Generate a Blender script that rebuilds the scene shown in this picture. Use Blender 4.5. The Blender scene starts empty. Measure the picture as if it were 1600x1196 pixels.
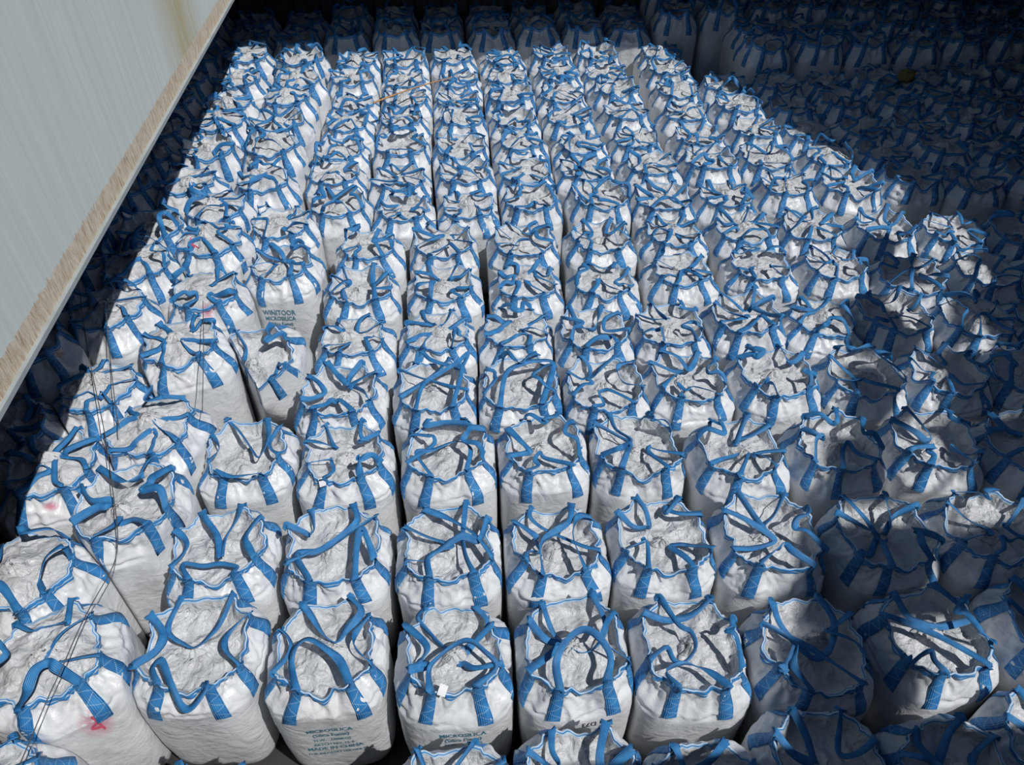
import bpy, math, random
import numpy as np
from mathutils import Vector, Matrix

# ------------------------------------------------------------------ camera, sky, sun, exposure
SC = bpy.context.scene
COL = SC.collection
FPX, PITCH, YAW, CAMZ = 1200.0, math.radians(43.0), math.radians(5.0), 7.0
cam_data = bpy.data.cameras.new('camera')
cam = bpy.data.objects.new('camera', cam_data)
COL.objects.link(cam)
cam.location = (0, 0, CAMZ)
cam.rotation_euler = (math.pi / 2 - PITCH, 0, -YAW)
cam_data.sensor_width = 36.0
cam_data.lens = 36.0 * FPX / 1600.0
cam_data.clip_start, cam_data.clip_end = 0.05, 300
SC.camera = cam

SUN_DIR = Vector((-0.50, 0.45, -1.0)).normalized()
world = bpy.data.worlds.new('sky')
SC.world = world
world.use_nodes = True
wn = world.node_tree
sky = wn.nodes.new('ShaderNodeTexSky')
sky.sky_type = 'NISHITA'
sky.sun_disc = False
sky.sun_elevation = math.radians(56)
sky.sun_rotation = math.atan2(-SUN_DIR.x, -SUN_DIR.y)
sky.air_density = 1.0
sky.dust_density = 0.6
wn.links.new(sky.outputs['Color'], wn.nodes['Background'].inputs['Color'])
wn.nodes['Background'].inputs['Strength'].default_value = 0.032

sun_data = bpy.data.lights.new('sun', 'SUN')
sun_data.energy = 3.1
sun_data.angle = math.radians(0.53)
sun_data.color = (1.0, 0.985, 0.965)
sun = bpy.data.objects.new('sun', sun_data)
COL.objects.link(sun)
sun.rotation_euler = SUN_DIR.to_track_quat('-Z', 'Y').to_euler()

SC.view_settings.view_transform = 'Standard'
SC.view_settings.look = 'None'
SC.view_settings.exposure = 0.0
SC.view_settings.gamma = 1.0
SC.view_settings.use_curve_mapping = False


def unproject(px, py, z):
    """The point of the horizontal plane at height z seen at pixel (px, py) of the 1600 x 1196 photograph."""
    x, y = (px - 800) / FPX, -(py - 598) / FPX
    cp, sp = math.cos(PITCH), math.sin(PITCH)
    f, zz = cp + y * sp, -sp + y * cp
    wx, wy = x * math.cos(YAW) + f * math.sin(YAW), -x * math.sin(YAW) + f * math.cos(YAW)
    k = (z - CAMZ) / zz
    return wx * k, wy * k


def project(x, y, z):
    a, b = x * math.cos(YAW) - y * math.sin(YAW), x * math.sin(YAW) + y * math.cos(YAW)
    c = z - CAMZ
    cp, sp = math.cos(PITCH), math.sin(PITCH)
    d = b * cp - c * sp
    u = b * sp + c * cp
    if d <= 0.01:
        return None
    return 800 + FPX * a / d, 598 - FPX * u / d


# ------------------------------------------------------------------ materials
def material(name, rough=0.5):
    m = bpy.data.materials.new(name)
    m.use_nodes = True
    nt = m.node_tree
    b = nt.nodes['Principled BSDF']
    b.inputs['Roughness'].default_value = rough
    return m, nt, b


def N(nt, kind, **kw):
    n = nt.nodes.new(kind)
    for k, v in kw.items():
        if k in n.inputs:
            n.inputs[k].default_value = v
        else:
            setattr(n, k, v)
    return n


def ramp(nt, stops):
    r = nt.nodes.new('ShaderNodeValToRGB')
    e = r.color_ramp.elements
    while len(e) < len(stops):
        e.new(0.5)
    for i, (p, c) in enumerate(stops):
        e[i].position = p
        e[i].color = (c[0], c[1], c[2], 1) if len(c) == 3 else c
    return r


def fabric_material(name, tint, crumple):
    m, nt, b = material(name, 0.40)
    L = nt.links
    tc = N(nt, 'ShaderNodeTexCoord')
    oi = N(nt, 'ShaderNodeObjectInfo')
    w = N(nt, 'ShaderNodeMath', operation='MULTIPLY')
    w.inputs[1].default_value = 37.0
    L.new(oi.outputs['Random'], w.inputs[0])
    # dust and dirt on the woven cloth
    n1 = N(nt, 'ShaderNodeTexNoise', noise_dimensions='4D', Scale=4.0, Detail=6.0, Roughness=0.65)
    L.new(tc.outputs['Object'], n1.inputs['Vector'])
    L.new(w.outputs[0], n1.inputs['W'])
    r = ramp(nt, [(0.30, [c * 0.74 for c in tint]), (0.50, tint), (0.8, [min(1, c * 1.04) for c in tint])])
    L.new(n1.outputs['Fac'], r.inputs['Fac'])
    L.new(r.outputs['Color'], b.inputs['Base Color'])
    # creases: sharp ridges of noise at two sizes and a fine crackle
    prev = None
    for sc, dist, st in ((4.0, 0.030, crumple), (11.0, 0.012, crumple), (30.0, 0.0035, crumple)):
        n = N(nt, 'ShaderNodeTexNoise', noise_dimensions='4D', Scale=sc, Detail=2.0, Roughness=0.55, Distortion=0.9)
        L.new(tc.outputs['Object'], n.inputs['Vector'])
        L.new(w.outputs[0], n.inputs['W'])
        a = N(nt, 'ShaderNodeMath', operation='SUBTRACT')
        a.inputs[1].default_value = 0.5
        L.new(n.outputs['Fac'], a.inputs[0])
        ab = N(nt, 'ShaderNodeMath', operation='ABSOLUTE')
        L.new(a.outputs[0], ab.inputs[0])
        bp = N(nt, 'ShaderNodeBump', Strength=st, Distance=dist * 3)
        L.new(ab.outputs[0], bp.inputs['Height'])
        if prev:
            L.new(prev.outputs['Normal'], bp.inputs['Normal'])
        prev = bp
    L.new(prev.outputs['Normal'], b.inputs['Normal'])
    return m


def webbing_material(name, stitched):
    m, nt, b = material(name, 0.5)
    L = nt.links
    tc = N(nt, 'ShaderNodeTexCoord')
    uv = N(nt, 'ShaderNodeSeparateXYZ')
    L.new(tc.outputs['UV'], uv.inputs[0])
    n1 = N(nt, 'ShaderNodeTexNoise', Scale=9.0, Detail=4.0, Roughness=0.6)
    L.new(tc.outputs['Object'], n1.inputs['Vector'])
    r = ramp(nt, [(0.3, (0.024, 0.160, 0.42)), (0.7, (0.058, 0.300, 0.65))])
    L.new(n1.outputs['Fac'], r.inputs['Fac'])
    col = r.outputs['Color']
    # lengthwise ribs of the weave
    mu = N(nt, 'ShaderNodeMath', operation='MULTIPLY')
    mu.inputs[1].default_value = 44.0
    L.new(uv.outputs['X'], mu.inputs[0])
    si = N(nt, 'ShaderNodeMath', operation='SINE')
    L.new(mu.outputs[0], si.inputs[0])
    bp = N(nt, 'ShaderNodeBump', Strength=0.5, Distance=0.004)
    L.new(si.outputs[0], bp.inputs['Height'])
    L.new(bp.outputs['Normal'], b.inputs['Normal'])
    if stitched:   # pale zigzag stitching where the strap is sewn down
        fr = N(nt, 'ShaderNodeMath', operation='PINGPONG')
        fr.inputs[1].default_value = 0.035
        L.new(uv.outputs['Y'], fr.inputs[0])
        sc = N(nt, 'ShaderNodeMath', operation='MULTIPLY')
        sc.inputs[1].default_value = 1 / 0.035
        L.new(fr.outputs[0], sc.inputs[0])
        d = N(nt, 'ShaderNodeMath', operation='SUBTRACT')
        L.new(sc.outputs[0], d.inputs[0])
        L.new(uv.outputs['X'], d.inputs[1])
        ab = N(nt, 'ShaderNodeMath', operation='ABSOLUTE')
        L.new(d.outputs[0], ab.inputs[0])
        lt = N(nt, 'ShaderNodeMath', operation='LESS_THAN')
        lt.inputs[1].default_value = 0.07
        L.new(ab.outputs[0], lt.inputs[0])
        f = N(nt, 'ShaderNodeMath', operation='MULTIPLY')
        f.inputs[1].default_value = 0.55
        L.new(lt.outputs[0], f.inputs[0])
        mx = N(nt, 'ShaderNodeMixRGB')
        L.new(f.outputs[0], mx.inputs['Fac'])
        L.new(col, mx.inputs['Color1'])
        mx.inputs['Color2'].default_value = (0.35, 0.55, 0.75, 1)
        col = mx.outputs['Color']
    L.new(col, b.inputs['Base Color'])
    return m


def plain_material(name, colour, rough=0.5, var=0.15, scale=8.0):
    m, nt, b = material(name, rough)
    tc = N(nt, 'ShaderNodeTexCoord')
    n1 = N(nt, 'ShaderNodeTexNoise', Scale=scale, Detail=5.0, Roughness=0.6)
    nt.links.new(tc.outputs['Object'], n1.inputs['Vector'])
    r = ramp(nt, [(0.3, [c * (1 - var) for c in colour]), (0.7, [min(1, c * (1 + var)) for c in colour])])
    nt.links.new(n1.outputs['Fac'], r.inputs['Fac'])
    nt.links.new(r.outputs['Color'], b.inputs['Base Color'])
    return m


def smudge_material(name, colour):
    m, nt, b = material(name, 0.7)
    L = nt.links
    b.inputs['Base Color'].default_value = (*colour, 1)
    tc = N(nt, 'ShaderNodeTexCoord')
    n1 = N(nt, 'ShaderNodeTexNoise', Scale=9.0, Detail=4.0)
    L.new(tc.outputs['Object'], n1.inputs['Vector'])
    mp = N(nt, 'ShaderNodeVectorMath', operation='SUBTRACT')
    mp.inputs[1].default_value = (0.5, 0.5, 0)
    L.new(tc.outputs['UV'], mp.inputs[0])
    ln = N(nt, 'ShaderNodeVectorMath', operation='LENGTH')
    L.new(mp.outputs[0], ln.inputs[0])
    mr = N(nt, 'ShaderNodeMapRange')
    mr.inputs['From Min'].default_value = 0.5
    mr.inputs['From Max'].default_value = 0.032
    L.new(ln.outputs['Value'], mr.inputs['Value'])
    mu = N(nt, 'ShaderNodeMath', operation='MULTIPLY')
    L.new(mr.outputs[0], mu.inputs[0])
    L.new(n1.outputs['Fac'], mu.inputs[1])
    L.new(mu.outputs[0], b.inputs['Alpha'])
    return m


def steel_plate_material(zlow):
    """Grey painted coaming: vertical weathering streaks, a rust stain, and crusted paint along the lower edge."""
    m, nt, b = material('coaming_paint', 0.85)
    b.inputs['Specular IOR Level'].default_value = 0.15
    L = nt.links
    tc = N(nt, 'ShaderNodeTexCoord')
    mp = N(nt, 'ShaderNodeMapping')
    mp.inputs['Scale'].default_value = (1.0, 9.0, 0.35)
    L.new(tc.outputs['Object'], mp.inputs['Vector'])
    n1 = N(nt, 'ShaderNodeTexNoise', Scale=1.6, Detail=7.0, Roughness=0.6)
    L.new(mp.outputs[0], n1.inputs['Vector'])
    r = ramp(nt, [(0.25, (0.60, 0.655, 0.63)), (0.55, (0.68, 0.735, 0.705)), (0.85, (0.76, 0.81, 0.78))])
    L.new(n1.outputs['Fac'], r.inputs['Fac'])
    xyz = N(nt, 'ShaderNodeSeparateXYZ')
    L.new(tc.outputs['Object'], xyz.inputs[0])
    # yellow-brown run of rust down one stretch of the plate
    g = N(nt, 'ShaderNodeMath', operation='SUBTRACT')
    g.inputs[1].default_value = 10.4
    L.new(xyz.outputs['Y'], g.inputs[0])
    ga = N(nt, 'ShaderNodeMath', operation='ABSOLUTE')
    L.new(g.outputs[0], ga.inputs[0])
    gr = N(nt, 'ShaderNodeMapRange')
    gr.inputs['From Min'].default_value = 1.0
    gr.inputs['From Max'].default_value = 0.0
    L.new(ga.outputs[0], gr.inputs['Value'])
    n2 = N(nt, 'ShaderNodeTexNoise', Scale=3.0, Detail=5.0)
    L.new(mp.outputs[0], n2.inputs['Vector'])
    gk = N(nt, 'ShaderNodeMath', operation='MULTIPLY')
    gk.inputs[1].default_value = 1.7
    L.new(gr.outputs[0], gk.inputs[0])
    gm = N(nt, 'ShaderNodeMath', operation='MULTIPLY', use_clamp=True)
    L.new(gk.outputs[0], gm.inputs[0])
    L.new(n2.outputs['Fac'], gm.inputs[1])
    mx = N(nt, 'ShaderNodeMixRGB')
    mx.inputs['Color2'].default_value = (0.52, 0.45, 0.27, 1)
    L.new(gm.outputs[0], mx.inputs['Fac'])
    L.new(r.outputs['Color'], mx.inputs['Color1'])
    # crust band
    mp3 = N(nt, 'ShaderNodeMapping')
    mp3.inputs['Scale'].default_value = (1.0, 12.0, 2.0)
    L.new(tc.outputs['Object'], mp3.inputs['Vector'])
    n3 = N(nt, 'ShaderNodeTexNoise', Scale=2.2, Detail=6.0, Roughness=0.7)
    L.new(mp3.outputs[0], n3.inputs['Vector'])
    edge = N(nt, 'ShaderNodeMapRange')
    edge.inputs['To Min'].default_value = zlow + 0.13
    edge.inputs['To Max'].default_value = zlow + 0.32
    L.new(n3.outputs['Fac'], edge.inputs['Value'])
    lt = N(nt, 'ShaderNodeMath', operation='LESS_THAN')
    L.new(xyz.outputs['Z'], lt.inputs[0])
    L.new(edge.outputs[0], lt.inputs[1])
    rc = ramp(nt, [(0.30, (0.22, 0.10, 0.06)), (0.42, (0.52, 0.39, 0.27)), (0.52, (0.78, 0.68, 0.54)), (0.66, (0.88, 0.82, 0.70)), (0.8, (0.62, 0.50, 0.36))])
    n4 = N(nt, 'ShaderNodeTexNoise', Scale=3.2, Detail=10.0, Roughness=0.85)
    L.new(mp3.outputs[0], n4.inputs['Vector'])
    L.new(n4.outputs['Fac'], rc.inputs['Fac'])
    mx2 = N(nt, 'ShaderNodeMixRGB')
    L.new(lt.outputs[0], mx2.inputs['Fac'])
    L.new(mx.outputs['Color'], mx2.inputs['Color1'])
    L.new(rc.outputs['Color'], mx2.inputs['Color2'])
    L.new(mx2.outputs['Color'], b.inputs['Base Color'])
    bp = N(nt, 'ShaderNodeBump', Strength=0.35, Distance=0.03)
    hm = N(nt, 'ShaderNodeMath', operation='MULTIPLY')
    L.new(lt.outputs[0], hm.inputs[0])
    L.new(n4.outputs['Fac'], hm.inputs[1])
    L.new(hm.outputs[0], bp.inputs['Height'])
    L.new(bp.outputs['Normal'], b.inputs['Normal'])
    return m


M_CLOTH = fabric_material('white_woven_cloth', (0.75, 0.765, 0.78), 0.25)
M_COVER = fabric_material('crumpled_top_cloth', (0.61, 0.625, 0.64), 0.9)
M_WEB = webbing_material('blue_webbing', False)
M_SEWN = webbing_material('blue_webbing_sewn', True)
M_TAPEW = plain_material('pale_tape', (0.50, 0.62, 0.74), 0.5, 0.1)
M_INK = plain_material('teal_ink', (0.06, 0.22, 0.30), 0.6, 0.2)
M_PEN = plain_material('black_marker', (0.03, 0.03, 0.035), 0.6, 0.1)
M_RED = plain_material('red_marker', (0.62, 0.10, 0.16), 0.6, 0.2)
M_PINK = smudge_material('pink_smudge', (0.80, 0.16, 0.28))
M_ORANGE = smudge_material('orange_smudge', (0.75, 0.25, 0.12))
M_PAPER = plain_material('white_paper', (0.86, 0.87, 0.88), 0.6, 0.03)
M_HOLD = plain_material('hold_steel', (0.085, 0.09, 0.10), 0.7, 0.25, 1.5)
M_FLOOR = plain_material('tank_top_steel', (0.035, 0.033, 0.033), 0.8, 0.3, 1.0)
M_STEEL = plain_material('edge_bar_paint', (0.38, 0.42, 0.43), 0.5, 0.12, 3.0)
M_STICK = plain_material('bamboo', (0.50, 0.26, 0.10), 0.6, 0.2, 20)
M_CORD = plain_material('dark_cord', (0.10, 0.10, 0.10), 0.8, 0.2)
M_RAG = plain_material('olive_cloth', (0.20, 0.17, 0.05), 0.9, 0.3)

# ------------------------------------------------------------------ mesh helpers
rng = np.random.default_rng(5)
PERM = np.random.default_rng(99).permutation(256)
PERM = np.concatenate([PERM, PERM, PERM])
GRAD = np.random.default_rng(98).normal(size=(256, 3))
GRAD /= np.linalg.norm(GRAD, axis=1)[:, None]


def noise(p):
    """Gradient noise, about -0.6 to 0.6, for points p (..., 3)."""
    p = np.asarray(p, float)
    i = np.floor(p).astype(int)
    f = p - i
    u = f * f * f * (f * (f * 6 - 15) + 10)
    i &= 255
    out = 0
    for dx in (0, 1):
        wx = u[..., 0] if dx else 1 - u[..., 0]
        for dy in (0, 1):
            wy = u[..., 1] if dy else 1 - u[..., 1]
            for dz in (0, 1):
                wz = u[..., 2] if dz else 1 - u[..., 2]
                h = PERM[PERM[PERM[i[..., 0] + dx] + i[..., 1] + dy] + i[..., 2] + dz]
                g = GRAD[h]
                out = out + wx * wy * wz * (g[..., 0] * (f[..., 0] - dx) + g[..., 1] * (f[..., 1] - dy) + g[..., 2] * (f[..., 2] - dz))
    return out


def ridge(p):
    return 1 - np.minimum(np.abs(noise(p)) * 3.2, 1.0)     # sharp crests, 0..1


def sstep(a, b, x):
    t = np.clip((x - a) / (b - a), 0, 1)
    return t * t * (3 - 2 * t)


def link(name, mesh, parent=None):
    o = bpy.data.objects.new(name, mesh)
    COL.objects.link(o)
    if parent:
        o.parent = parent
    return o


def mesh_from(verts, quads, mats, matidx=None, uv=None, smooth=True, tris=None):
    me = bpy.data.meshes.new('mesh')
    verts = np.asarray(verts, np.float32).reshape(-1, 3)
    quads = np.asarray(quads, np.int32).reshape(-1, 4)
    tris = np.zeros((0, 3), np.int32) if tris is None else np.asarray(tris, np.int32).reshape(-1, 3)
    nq, nt_ = len(quads), len(tris)
    me.vertices.add(len(verts))
    me.vertices.foreach_set('co', verts.ravel())
    me.loops.add(nq * 4 + nt_ * 3)
    me.loops.foreach_set('vertex_index', np.concatenate([quads.ravel(), tris.ravel()]))
    me.polygons.add(nq + nt_)
    me.polygons.foreach_set('loop_start', np.concatenate([np.arange(nq) * 4, nq * 4 + np.arange(nt_) * 3]).astype(np.int32))
    for m in mats:
        me.materials.append(m)
    if matidx is not None:
        me.polygons.foreach_set('material_index', np.asarray(matidx, np.int32))
    me.update(calc_edges=True)
    me.polygons.foreach_set('use_smooth', np.full(nq + nt_, bool(smooth)))
    if uv is not None:
        lay = me.uv_layers.new(name='uv')
        lv = np.concatenate([quads.ravel(), tris.ravel()])
        lay.data.foreach_set('uv', np.asarray(uv, np.float32)[lv].ravel())
    me.validate()
    return me


def grid_quads(nr, nc, wrap):
    r = np.arange(nr - 1)[:, None]
    c = np.arange(nc if wrap else nc - 1)[None, :]
    c2 = (c + 1) % nc
    return np.stack([r * nc + c, r * nc + c2, (r + 1) * nc + c2, (r + 1) * nc + c], -1).reshape(-1, 4)


def box_mesh(boxes, mat):
    v, q = [], []
    for (x0, x1, y0, y1, z0, z1) in boxes:
        b = len(v)
        v += [(x0, y0, z0), (x1, y0, z0), (x1, y1, z0), (x0, y1, z0), (x0, y0, z1), (x1, y0, z1), (x1, y1, z1), (x0, y1, z1)]
        q += [[b + i for i in f] for f in ((0, 3, 2, 1), (4, 5, 6, 7), (0, 1, 5, 4), (1, 2, 6, 5), (2, 3, 7, 6), (3, 0, 4, 7))]
    return mesh_from(v, q, [mat], smooth=False)


def catmull(pts, n):
    pts = np.asarray(pts, float)
    p = np.vstack([2 * pts[0] - pts[1], pts, 2 * pts[-1] - pts[-2]])
    out = []
    seg = len(pts) - 1
    for s in np.linspace(0, seg, n):
        i = min(int(s), seg - 1)
        t = s - i
        a, b, c, d = p[i], p[i + 1], p[i + 2], p[i + 3]
        out.append(0.5 * (2 * b + (c - a) * t + (2 * a - 5 * b + 4 * c - d) * t * t + (3 * b - a - 3 * c + d) * t ** 3))
    return np.array(out)


def tube_mesh(pts, radius, mat, k=8):
    pts = np.asarray(pts, float)
    T = np.gradient(pts, axis=0)
    T /= np.linalg.norm(T, axis=1)[:, None] + 1e-9
    A = np.cross(T, [0.13, 0.2, 1.0])
    A /= np.linalg.norm(A, axis=1)[:, None] + 1e-9
    B = np.cross(T, A)
    th = np.linspace(0, 2 * np.pi, k, endpoint=False)
    rad = np.broadcast_to(np.asarray(radius, float), (len(pts),))
    V = pts[:, None] + rad[:, None, None] * (np.cos(th)[None, :, None] * A[:, None] + np.sin(th)[None, :, None] * B[:, None])
    return mesh_from(V.reshape(-1, 3), grid_quads(len(pts), k, True), [mat])


def strip(V3, nrm, thick, u0, v0):
    """A closed strap from rows of 3 points across V3 (n, 3, 3) with a thickness along nrm (n, 3, 3)."""
    n = len(V3)
    top, bot = V3 + nrm * thick * 0.5, V3 - nrm * thick * 0.5
    ring = np.concatenate([top, bot[:, ::-1]], 1)                # (n, 6, 3)
    u = np.array([0, .5, 1, 1, .5, 0])
    uv = np.stack([np.broadcast_to(u, (n, 6)), np.broadcast_to(v0[:, None], (n, 6))], -1)
    return ring.reshape(-1, 3), grid_quads(n, 6, True), uv.reshape(-1, 2)


# ------------------------------------------------------------------ the big bag
LUG_HALF = math.radians(28)
LUGS = [f + s * LUG_HALF for f in (-np.pi / 2, 0, np.pi / 2, np.pi) for s in (-1, 1)]   # two on each of the four sides
# lug numbers: 0,1 front (left, right), 2,3 right side (near, far), 4,5 back (right, left), 6,7 left side (far, near)


def adiff(a, b):
    return (a - b + np.pi) % (2 * np.pi) - np.pi


class Bag:
    """Shape of one filled bag: outer cloth, rim, sunken top cloth; all later parts are laid on these surfaces."""

    def __init__(self, seed, n=128, rings=40, inner=24, height=1.08, full=0.0):
        r = np.random.default_rng(seed)
        self.r, self.n, self.full = r, n, full
        self.off = r.uniform(0, 200, 3)
        phi = np.linspace(0, 2 * np.pi, n, endpoint=False)
        self.phi = phi
        # rim height: lugs pulled up, hem sagging between them
        rim = np.full(n, height)
        for k, a in enumerate(LUGS):
            rim += r.uniform(0.01, 0.07) * np.exp(-(adiff(phi, a) / 0.20) ** 2)
        for f in (-np.pi / 2, 0, np.pi / 2, np.pi):
            rim -= max(0, r.normal(0.025, 0.035)) * np.exp(-(adiff(phi, f) / 0.26) ** 2)
        circ = np.stack([np.cos(phi), np.sin(phi), 0 * phi], -1)
        rim += 0.035 * noise(circ * 1.3 + self.off) + 0.02 * noise(circ * 4 + self.off)
        rim = rim * (1 - full) + (height - .03 + (rim - height) * .35) * full
        self.rim = rim
        self.height = height
        rimr = 0.405 + 0.05 * noise(circ * 1.6 + self.off + 9) + 0.03 * noise(circ * 5 + self.off + 3) + r.uniform(-.02, .02)
        rimr -= .045 * full
        for k, a in enumerate(LUGS):
            rimr += r.uniform(-0.035, 0.02) * np.exp(-(adiff(phi, a) / 0.16) ** 2)
        self.shoulder = r.uniform(0.74, 0.80)
        # outer surface
        t = np.concatenate([[0, .012, .03], np.linspace(.06, self.shoulder - .06, int(rings * .35)), np.linspace(self.shoulder - .045, 1, rings - 3 - int(rings * .35))])
        self.t = t
        sh = self.shoulder
        kt = [0, .012, .03, .10, .3, .55, sh - .04, sh + .02, sh + .10, .94, 1]
        ka = [.38, .42, .445, .475, .497, .506, .506, .498, .470, .435, .41]
        if full > .5:
            ka = [.38, .42, .45, .48, .503, .510, .508, .498, .462, .410, .365]
        a = np.interp(t, kt, ka)
        nn = np.interp(t, [0, .3, sh, 1], [4.0, 4.0, 3.5, 2.8])
        P = np.zeros((len(t), n, 3))
        c, s = np.abs(np.cos(phi)), np.abs(np.sin(phi))
        for i, ti in enumerate(t):
            rho = (c ** nn[i] + s ** nn[i]) ** (-1 / nn[i])
            rad = a[i] * rho
            w = sstep(sh, 1, ti)
            rimrho = (c ** 2.7 + s ** 2.7) ** (-1 / 2.7)
            rad = rad * (1 - w) + rimr * rimrho * w
            z = ti * rim * sstep(sh - .3, 1, ti) + ti * height * (1 - sstep(sh - .3, 1, ti))
            P[i, :, 0], P[i, :, 1], P[i, :, 2] = rad * np.cos(phi), rad * np.sin(phi), z
        out = np.stack([np.cos(phi), np.sin(phi), 0 * phi], -1)[None]
        T = t[:, None]
        lump = 0.018 * noise(P * 2.3 + self.off) * sstep(0.02, .2, T)
        q = P.copy()
        q[..., 2] *= 5.5
        lump += 0.006 * (ridge(q * 2.2 + self.off) - .7) * sstep(.25, .6, T) * (1 - sstep(sh + .1, 1, T))
        q = P.copy()
        q[..., 2] *= 1.2
        wr = sstep(sh - .12, sh + .12, T)
        fold = 0.060 * (ridge(q * np.array([3.6, 3.6, 1.6]) + self.off + 20) - .6) + 0.016 * (ridge(q * np.array([9, 9, 5]) + self.off + 40) - .5)
        # creases fanning out below every sewn strap
        warp = noise(P * 6 + self.off + 90)
        for al in LUGS:
            dx, dz = adiff(phi, al)[None] * .45, (1.0 - T) * height
            fan = np.arctan2(dx, dz + .03) * r.uniform(2.2, 3.4) + r.uniform(0, 1) + .35 * warp
            tri = np.abs((fan % 1.0) - .5) * 2
            fold = fold + r.uniform(.026, .052) * (tri - .5) * np.exp(-(np.hypot(dx, dz * .8) / .20) ** 2)
        lump += fold * wr * (1 - .55 * sstep(.93, 1, T))
        # crease where the filling ends and the empty skirt begins
        cz = sh + .03 * noise(np.broadcast_to(circ * 1.8 + self.off + 60, P.shape))
        lump -= 0.022 * np.exp(-((T - cz) / .018) ** 2) * sstep(-.1, .25, noise(np.broadcast_to(circ * 1.5 + self.off + 80, P.shape)))
        # cloth is drawn flat under each sewn strap and hollow beside it
        for al in LUGS:
            g = np.exp(-(adiff(phi, al) / .11) ** 2)[None]
            g2 = np.exp(-((np.abs(adiff(phi, al)) - .23) / .07) ** 2)[None]
            lump = lump * (1 - .75 * g * wr) + (.010 * g - .018 * g2) * wr
        P += out * lump[..., None]
        P[..., 2] += (0.012 * noise(P * 9 + self.off) * sstep(sh - .1, sh + .1, T))
        P[..., 2] = np.maximum(P[..., 2], 0.0) * np.where(T > 0, 1, 0)
        low = P[..., 2] < .6
        P[..., 2] = np.where(low, .6 - (.6 - P[..., 2]) * (.6 + .36) / .6, P[..., 2])
        self.P = P
        self.rimP = P[-1]
        self.rimR = np.hypot(self.rimP[:, 0], self.rimP[:, 1])
        self.fill = height - r.uniform(0.10, 0.15) * (1 - .75 * full)
        self.rock = r.uniform(-.05, .05, 2)
        # inner: lip, wall, cover down to the middle
        f = np.concatenate([[.972, .955, .93, .90, .865, .83], np.linspace(.79, .02, inner - 6)])
        I = np.zeros((len(f), n, 3))
        for i, fi in enumerate(f):
            x, y = self.rimP[:, 0] * fi, self.rimP[:, 1] * fi
            I[i, :, 0], I[i, :, 1] = x, y
            I[i, :, 2] = self.inner_z(x, y, fi, self.rimP[:, 2])
        self.I = I
        self.f = f

    def cover_z(self, x, y):
        p = np.stack([x, y, 0 * x], -1)
        o = self.off
        wp = p + 0.05 * np.stack([noise(p * 5 + o + 5), noise(p * 5 + o + 15), 0 * x], -1) * 1.6
        z = self.fill + x * self.rock[0] + y * self.rock[1] + 0.05 * noise(p * 3.2 + o + 31)
        z = z + 0.030 * (ridge(wp * 3.5 + o + 50) - .5) + 0.012 * (ridge(wp * 9 + o + 70) - .5) + 0.004 * (ridge(wp * 22 + o) - .5)
        for k in range(6):      # flat facets between sharp folds
            a_ = o[0] * 1.7 + k * 1.13
            c_ = (x * math.cos(a_) + y * math.sin(a_)) * (3.0 + .9 * k) + o[1] * k + .5 * noise(p * 4 + o + 7 * k)
            z = z + (.030 / (1 + .45 * k)) * (np.abs((c_ % 1.0) - .5) - .25) * (1 + 1.5 * noise(p * 2.5 + o + 11 * k))
        rr = np.hypot(x, y)
        return z + 0.03 * np.exp(-(rr / .12) ** 2) + .05 * self.full * np.clip(1 - (rr / .4) ** 2, 0, 1)

    def inner_z(self, x, y, f, rimz):
        zc = self.cover_z(x, y)
        k = sstep(.985, .82, np.full_like(x, f) if np.isscalar(f) else f)
        lip = np.minimum(zc, rimz - .015 + .02 * self.full)
        return rimz * (1 - k) + (zc * sstep(.9, .7, f) + lip * (1 - sstep(.9, .7, f))) * k

    def top_z(self, x, y):
        """Height of the rim-and-cover surface over a point (for laying straps)."""
        x, y = np.asarray(x, float), np.asarray(y, float)
        ph = np.arctan2(y, x) % (2 * np.pi)
        R = np.interp(ph, np.append(self.phi, 2 * np.pi), np.append(self.rimR, self.rimR[0]))
        Z = np.interp(ph, np.append(self.phi, 2 * np.pi), np.append(self.rimP[:, 2], self.rimP[0, 2]))
        f = np.hypot(x, y) / R
        zi = self.inner_z(x, y, np.minimum(f, .999), Z)
        return np.where(f < 1, zi, Z - (f - 1) * 1.6)

    def side(self, phi, t):
        """Point of the outer cloth, bilinear."""
        n = self.n
        u = (np.asarray(phi) % (2 * np.pi)) / (2 * np.pi) * n
        j = np.floor(u).astype(int) % n
        fu = (u - np.floor(u))[..., None]
        v = np.interp(t, self.t, np.arange(len(self.t)))
        i = np.minimum(np.floor(v).astype(int), len(self.t) - 2)
        fv = (v - i)[..., None]
        P, j2 = self.P, (j + 1) % n
        return (P[i, j] * (1 - fu) + P[i, j2] * fu) * (1 - fv) + (P[i + 1, j] * (1 - fu) + P[i + 1, j2] * fu) * fv

    def side_at(self, s, z, face):
        """Point of the outer cloth at sideways offset s and height z on a face (angle), and its outward normal."""
        s, z = np.asarray(s, float), np.asarray(z, float)
        phi = face + s / .47
        t = z / self.height
        tx = np.array([-math.sin(face), math.cos(face), 0])
        for _ in range(8):
            p = self.side(phi, t)
            phi = phi + (s - p @ tx) / .5 * .8
            t = np.clip(t + (z - p[..., 2]) / self.height * .8, 0.0, 1.0)
        e = .01
        n = np.cross(self.side(phi + e, t) - self.side(phi - e, t), self.side(phi, np.minimum(t + e, 1)) - self.side(phi, t - e))
        n /= np.linalg.norm(n, axis=-1)[..., None] + 1e-9
        return self.side(phi, t), n

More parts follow.
